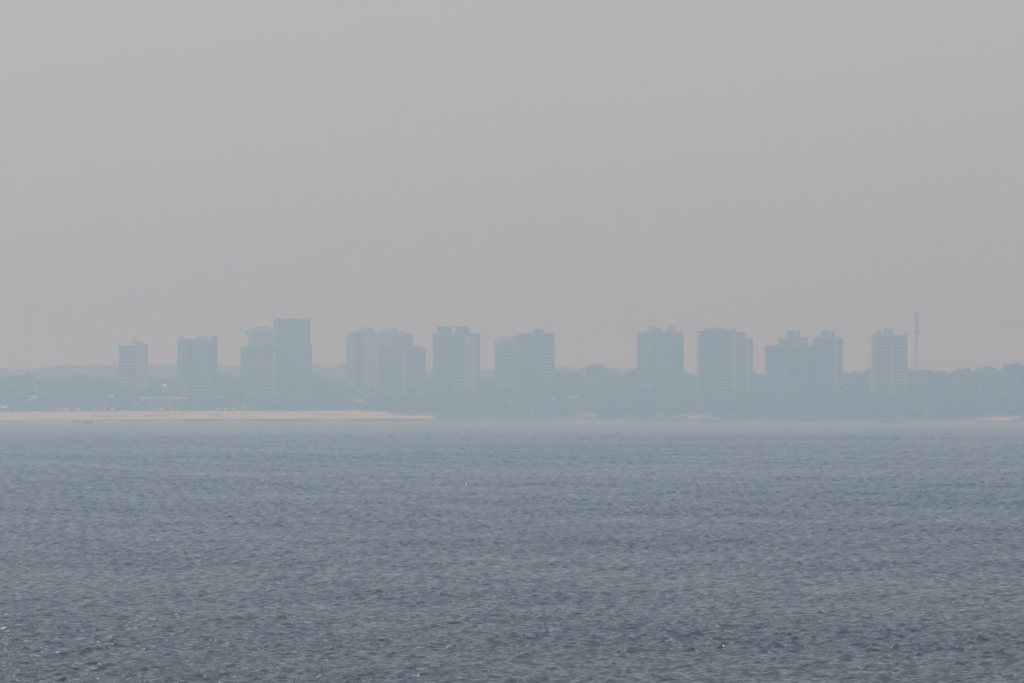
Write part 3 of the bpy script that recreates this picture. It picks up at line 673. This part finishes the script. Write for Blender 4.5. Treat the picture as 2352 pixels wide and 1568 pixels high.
# ------------------------------------------------------------------ people on the sand
def person(px, py, label, top, legs, face):
    lo, hi = -5., 110.
    for _ in range(30):
        m_ = (lo+hi)/2; D = float(Ds(px))+m_
        if ground_z(px, D)+.25 < Z(py, D): lo = m_
        else: hi = m_
    x_, y_, z_ = beach_pt(px, max(lo, 1))
    me = bpy.data.meshes.new('person')
    P = [(0,0,.95),(0,0,1.2),(0,0,1.42),(0,0,1.53),(0,-.01,1.66),(.19,0,1.40),(.26,.02,1.14),(.24,-.08,.9),(-.19,0,1.40),(-.27,.0,1.14),(-.25,-.06,.9),(.10,0,.90),(.12,-.03,.5),(.13,.03,.06),(.13,-.1,.03),(-.10,0,.90),(-.12,.03,.5),(-.13,.08,.06),(-.13,-.05,.03)]
    E = [(0,1),(1,2),(2,3),(3,4),(2,5),(5,6),(6,7),(2,8),(8,9),(9,10),(0,11),(11,12),(12,13),(13,14),(0,15),(15,16),(16,17),(17,18)]
    me.from_pydata(P, E, []); o = bpy.data.objects.new('person', me); C.objects.link(o)
    md = o.modifiers.new('skin', 'SKIN'); rad = [.15,.14,.15,.055,.105,.06,.045,.035,.06,.045,.035,.09,.06,.045,.035,.09,.06,.045,.035]
    for i, r_ in enumerate(rad): me.skin_vertices[0].data[i].radius = (r_, r_)
    me.skin_vertices[0].data[0].use_root = True
    s2 = o.modifiers.new('sub', 'SUBSURF'); s2.levels = 1; s2.render_levels = 1
    me.materials.append(M[top]); o.location = (x_, y_, z_); o.rotation_euler = (0,0,face)
    tag(o, label, 'person', 'people on the sand')
    MB().cone((0,0,1.70), .115, .07, 8, .1).build('hair', M['wood'], o)
    MB().tube((0,0,.70),(0,0,1.0),.17,.16,8).build('shorts', M[legs], o)
person(800, 1565, 'person standing alone low on the sand below the four tables', 'cloth', 'plastic', 2.6)
person(144, 1561, 'person standing at left on the sand near the waterline', 'cloth', 'plastic', .4)
person(682, 1559, 'person standing between the long row and the row of four', 'skin', 'cloth', 1.2)
person(857, 1567, 'person at the water edge right of the four tables', 'skin', 'cloth', 3.0)

# ------------------------------------------------------------------ boats
def hull(L, B, hgt, bow=1.):
    n = 12; mb = MB()
    for i in range(n+1):
        u = i/n; w = B/2*(1-(max(0, .45-u)/.45)**2*.95)*(1-.12*max(0,u-.7)/.3); sheer = hgt*(1+.35*(1-u)**3*bow); x = -L/2+u*L
        mb.v += [(x,-w,sheer),(x,-w*.72,.1*hgt),(x,0,-.25*hgt),(x,w*.72,.1*hgt),(x,w,sheer)]
    for i in range(n):
        a = i*5; c = a+5
        for j in range(4): mb.f.append((a+j, c+j, c+j+1, a+j+1))
        mb.f.append((a+4, c+4, c, a))
    mb.f.append((0,1,2,3,4)); e = n*5; mb.f.append((e+4,e+3,e+2,e+1,e))
    return mb
Db = H*F/(1588.3-HY); k = Db/F
t = thing('river_boat', (X(328, Db), Db, 0), 'dark canopied river boat lying alone on the water off the left beach', 'boat')
hull(44*k, 2.2, .85).build('hull', M['hull'], t)
mbc = MB().box(-15*k, 21*k, -1.05, 1.05, 2.5, 2.72); mbc.build('canopy', M['hull'], t)
for i in range(5):
    for s_ in (-1, 1): MB().tube((-14*k+i*8.4*k, s_*.95, .8), (-14*k+i*8.4*k, s_*.95, 2.51), .06).build('post', M['metal'], t)
MB().box(11*k, 20.5*k, -.9, .9, .85, 2.49).build('cabin', M['wall_dark'], t); MB().box(-14*k, 1*k, -.8, .8, .85, 2.3).build('cabin', M['wall_grey'], t)
for px, lab in ((177, 'small dark rowing boat pulled up at the waterline near the left edge'), (401, 'small dark rowing boat at the waterline below the last bright parasols')):
    D = float(Ds(px))-1.5; t = thing('rowing_boat', (X(px, D), D, .05), lab, 'boat', 'rowing boats at the waterline')
    hull(3.6, 1.2, .55).build('hull', M['hull'], t); MB().box(-.2,.1,-.45,.45,.45,.52).build('seat', M['wood'], t)

# low dark wall on the sand
for a_, c_, py, lab in ((1186, 1253, 1558.5, 'long thin dark strip of debris lying across the middle of the beach'), (995, 1016, 1547, 'low dark shrub-like heap on the upper sand right of the tents')):
    px = (a_+c_)/2; lo, hi = 0., 110.
    for _ in range(30):
        m_ = (lo+hi)/2; D = float(Ds(px))+m_
        if ground_z(px, D)+.25 < Z(py, D): lo = m_
        else: hi = m_
    mb = MB(); x_, y_, z_ = beach_pt(px, lo); w = (c_-a_)/2*y_/F
    nb = int(w*2/.8)
    for j in range(nb):
        xx = -w + (j+.5)*.8; env = math.sin(math.pi*(j+.5)/nb)**.5
        mb.tube((xx-.36, .3*math.sin(j*.4), .2+.1*random.random()), (xx+.36, .3*math.sin(j*.4+.4), .2+.1*random.random()), .34*env+.06, .30*env+.06, 7)
    o = mb.build('debris_strip' if a_ > 1100 else 'debris_heap', M['wood'], None); o.location = (x_, y_, z_); tag(o, lab, 'debris')

# ------------------------------------------------------------------ single trees along the skyline
def tree_proto(i, label=''):
    t = thing('broadleaf_tree', (0,0,0), label, 'tree', 'broadleaf trees along the skyline')
    q = crown_cloud(8, 46, .13, .5, .36, 300+i); q[..., 2] += .64
    c = quad_obj('crown', q, M['leaf']); c.parent = t
    tr = MB().tube((0,0,-.15), (.01,0,.38), .035, .024, 7)
    for a in range(4):
        an = a*1.6+i; tr.tube((.01,0,.33), (.26*math.cos(an), .26*math.sin(an), .6+.05*a), .02, .008, 5)
    tr.build('trunk', M['bark'], t); return t
edges = [('the left photo edge', -10, 444, 'the leftmost tower'), ('the leftmost tower', 550, 664, 'the striped tower'), ('the striped tower', 812, 903, 'the dark-topped tower'),
 ('the tallest tower', 1168, 1298, 'the wide pale tower'), ('the stepped-edge tower', 1598, 1624, 'the two-block tower'), ('the two-block tower', 1800, 1856, 'the pergola tower'),
 ('the pergola tower', 2082, 2190, 'the umbrella-shaped tree'), ('the umbrella-shaped tree', 2290, 2389, 'the dark tower'), ('the dark tower', 2564, 2612, 'the curved-roof tower'), ('the curved-roof tower', 2824, 2871, 'the wide-shouldered tower'),
 ('the paler square-block tower', 3161, 3262, 'the pinkish tower'), ('the pinkish tower', 3403, 3448, 'the radio mast'), ('the radio mast', 3449, 3850, 'the right photo edge')]
protos = []
def place_tree(px, ytop, wpx, hm, label, D=None, name=None, group=None):
    D = D or float(Ds(px)) + OFFS + random.uniform(-12, 18)
    if len(protos) < 6: o = tree_proto(len(protos)); protos.append(o)
    else: o = copy_tree(random.choice(protos))
    zt = Z(ytop, D); w = wpx*D/F; gz = float(ground_z(px, D)); base = min(gz, zt-hm); hh = zt-base
    o.location = (X(px, D), D, base); o.scale = (w, w, hh); o.rotation_euler = (0,0,random.uniform(0,6.28)); o['label'] = label
    return o
nT = 0
for left, xa_, xb_, right in edges:
    L = xb_-xa_; n = max(1, round(L/24.)); 
    for i in range(n):
        px = xa_ + (i+.5)*L/n + random.uniform(-3, 3); loc = min(range(int(px)-8, int(px)+9), key=lambda q: sky_y(q))
        px = px*.4 + loc*.6; yt = float(sky_y(px)) - 1.0
        shape = 'broad' if i % 3 == 0 else ('rounded' if i % 3 == 1 else 'low bushy')
        place_tree(px, yt + (2 if shape == 'low bushy' else 0), random.uniform(34, 50), random.uniform(12, 16),
            ('only' if n == 1 else ordn[i]) + ' skyline treetop from the left between %s and %s' % (left, right)); nT += 1
# the umbrella-shaped tree
D = float(Ds(2240))+500; k = D/F; gz = float(ground_z(2240, D)); zt = Z(1364, D)
t = thing('umbrella_tree', (X(2238, D), D, gz), 'big umbrella-shaped tree standing clear above the wood in the wide gap between towers', 'tree')
Q = []
for (px, py, wx, wz, s) in ((2222,1374,17,8,1),(2248,1373,18,7,2),(2206,1384,11,7,3),(2268,1385,13,7,4),(2235,1380,22,7,5),(2280,1396,8,6,6),(2240,1398,26,9,7),(2212,1400,15,9,8),(2262,1399,10,7,9), (2222,1391,20,8,10), (2252,1391,18,7,11)):
    q = crown_cloud(5, 30, .9, wx*k, wz*k, 400+s); q[..., 0] += (px-2238)*k; q[..., 2] += Z(py, D)-gz; q[..., 1] *= 1.3; Q.append(q)
c = quad_obj('crown', np.concatenate(Q), M['leaf']); c.parent = t
tr = MB().tube((0,0,-1), (0,0,Z(1398,D)-gz), .7, .45, 8)
for px, py in ((2215,1378),(2230,1372),(2250,1374),(2270,1386),(2282,1396)): tr.tube((0,0,Z(1402,D)-gz), ((px-2238)*k, 0, Z(py,D)-gz), .3, .1, 6)
tr.build('trunk', M['bark'], t)
# a few big crowns that stand out inside the wood
for px, yt, w, D, lab in ((2137, 1396, 54, float(Ds(2137))+350, 'dark round-crowned tree in front of the wood just right of the pergola tower'), (2100, 1412, 40, float(Ds(2100))+310, 'lower dark round tree against the right side of the pergola tower'),
    (3790, 1366, 60, float(Ds(3790))+500, 'tallest tree mound near the right edge of the photo'), (300, 1404, 60, float(Ds(300))+560, 'dome-shaped tree on the skyline midway between the left edge and the leftmost tower'),
    (836, 1405.5, 46, float(Ds(836))+400, 'small dome-shaped tree right beside the striped tower'), (2366, 1393, 60, float(Ds(2366))+350, 'broad tree against the left side of the dark tower'), (1185, 1404, 46, float(Ds(1185))+350, 'rounded tree touching the right foot of the tallest tower')):
    place_tree(px, yt, w, 15, lab, D=D)

# ------------------------------------------------------------------ woodland
pts = []; cell = 9.5
for yo in np.arange(2, 640, cell*.9):
    for px in np.arange(-420, 4260, cell/.255):
        p = px + random.uniform(-16, 16); off = yo + random.uniform(-4, 4)
        D = float(Ds(p)) + off
        lim = 122 if p < 1450 else (8 if p > 1640 else np.interp(p, [1450,1490,1625,1640], [121, 42, 36, 8]))
        if off < lim: continue
        if any(a < p < b_ and c_ < D < d_ for a, b_, c_, d_ in FOOT): continue
        if off < 30 and (2515 < p < 2560 or 2560 < p < 2650): 
            if off < (44 if 2560 < p < 2650 else 24): continue
        if off < 30 and (2638 < p < 2700) and off < 14: continue
        if 2160 < p < 2246 and off < 36: continue
        if 3640 < p < 3830 and off < 30: continue
        hh = random.uniform(8.5, 14.5) if off > 150 else random.uniform(5, 9)
        gz = float(ground_z(p, D)); ztop = gz + hh
        zmax = Z(float(sky_y(p)) + 2.5, D)
        if ztop > zmax: ztop = max(zmax, gz+2)
        for a, b_, dc, yr in CLEAR:
            if a-14 < p < b_+14 and D < dc: ztop = min(ztop, Z(yr, D))
        if ztop < gz+1.2: continue
        v = (ztop-gz)/2*1.02
        rr = random.uniform(4.4, 7.2) if off > 130 else random.uniform(3.5, 5.5)
        rr = min(rr, v*1.6+1)
        pts.append((X(p, D), D, gz+v*1.02-.4, rr, v, random.randrange(6)))
        # undergrowth keeps the lower edge of the bank leafy
        if off < lim+14: pts.append((X(p+random.uniform(-10,10), D), D-3, gz+.8, 3.6, 2.0, random.randrange(6)))
random.shuffle(pts); h_ = int(len(pts)*.72)
wood('woodland', 'dense dark wood covering the far bank from the waterline up to the skyline', pts[:h_], M['leaf'])
wood('woodland', 'paler green crowns scattered through the dense wood on the far bank', pts[h_:], M['leaf2'])
pts = []
for D in (8380, 8460, 8540, 8600, 8650):
    for px in np.arange(-700, 4500, 24):
        p = px + random.uniform(-10, 10); gz = float(ground_z(p, D)); zt = far_z(p) - random.uniform(0, 3.0)
        v = max(4, min(7, (zt-gz)/2+1.2)); pts.append((X(p, D), D, zt-v, random.uniform(5, 9), v, random.randrange(6)))
for D in np.arange(7600, 8400, 62.):
    for px in np.arange(-700, 4500, 34):
        p = px + random.uniform(-16, 16); gz = float(ground_z(p, D)); v = random.uniform(5, 7.5)
        pts.append((X(p, D), D, gz+v*.6, random.uniform(9, 12), v, random.randrange(6)))
wood('woodland', 'faint pale wooded ridge far behind the towers', pts, M['leaf'])

# ------------------------------------------------------------------ haze
hz = MB().box(-9000, 9000, -250, 22000, -8.0, 150.0)
m = bpy.data.materials.new('haze'); m.use_nodes = True; nt = m.node_tree; nt.nodes.clear()
out = nt.nodes.new('ShaderNodeOutputMaterial'); pv = nt.nodes.new('ShaderNodeVolumePrincipled')
HAZE = dict(density=5.2e-4, color=(.323, .538, .80), aniso=.63)
pv.inputs['Color'].default_value = (*HAZE['color'], 1)
pv.inputs['Absorption Color'].default_value = (.82, .60, .14, 1)   # smoke: about a fifth of what it takes out is absorbed
pv.inputs['Density'].default_value = HAZE['density']; pv.inputs['Anisotropy'].default_value = HAZE['aniso']
nt.links.new(pv.outputs[0], out.inputs['Volume'])
o = hz.build('haze', m); tag(o, 'pale smoky haze filling the air over the river', None, None, 'stuff')

# ------------------------------------------------------------------ light
EL, AZ = 60.0, -42.0       # sun ahead of the camera, a little to the left
w = bpy.data.worlds.new('World'); bpy.context.scene.world = w; w.use_nodes = True; nt = w.node_tree
bg = nt.nodes['Background']; sk = nt.nodes.new('ShaderNodeTexSky'); sk.sky_type = 'NISHITA'; sk.sun_disc = False
sk.sun_elevation = R(EL); sk.sun_rotation = R(AZ); sk.altitude = 50; sk.air_density = 1.0; sk.dust_density = 2.0; sk.ozone_density = 1.0
hs = nt.nodes.new('ShaderNodeHueSaturation'); hs.inputs['Saturation'].default_value = .45
nt.links.new(sk.outputs[0], hs.inputs['Color']); veil = nt.nodes.new('ShaderNodeMix'); veil.data_type = 'RGBA'; veil.inputs[0].default_value = .6     # even smoke veil over the blue sky
nt.links.new(hs.outputs[0], veil.inputs[6]); veil.inputs[7].default_value = (4.5, 4.58, 5.05, 1); nt.links.new(veil.outputs[2], bg.inputs['Color'])
bg.inputs['Strength'].default_value = .10
sd = bpy.data.lights.new('sun', 'SUN'); sd.energy = 4.0; sd.angle = R(.6); sd.color = (1, .94, .86)
so = bpy.data.objects.new('sun', sd); C.objects.link(so); so.rotation_euler = (R(90-EL), 0, R(180-AZ)); so.location = (0, 0, 300)

# ------------------------------------------------------------------ camera
cd = bpy.data.cameras.new('camera'); cd.sensor_width = 22.3; cd.lens = 22.3*F/3840; cd.clip_start = 1; cd.clip_end = 60000
co = bpy.data.objects.new('camera', cd); C.objects.link(co); co.location = (0, 0, H)
co.rotation_euler = (R(90) + math.atan((HY-1280)/F), 0, 0)
sc = bpy.context.scene; sc.camera = co
sc.view_settings.view_transform = 'Standard'; sc.view_settings.look = 'None'; sc.view_settings.exposure = 0; sc.view_settings.gamma = 1
sc.render.engine = 'CYCLES'; sc.cycles.volume_bounces = 1; sc.cycles.max_bounces = 6; sc.cycles.sample_clamp_direct = 7.0
try:
    print('HAVE', nT, 'skyline trees')
except Exception: pass
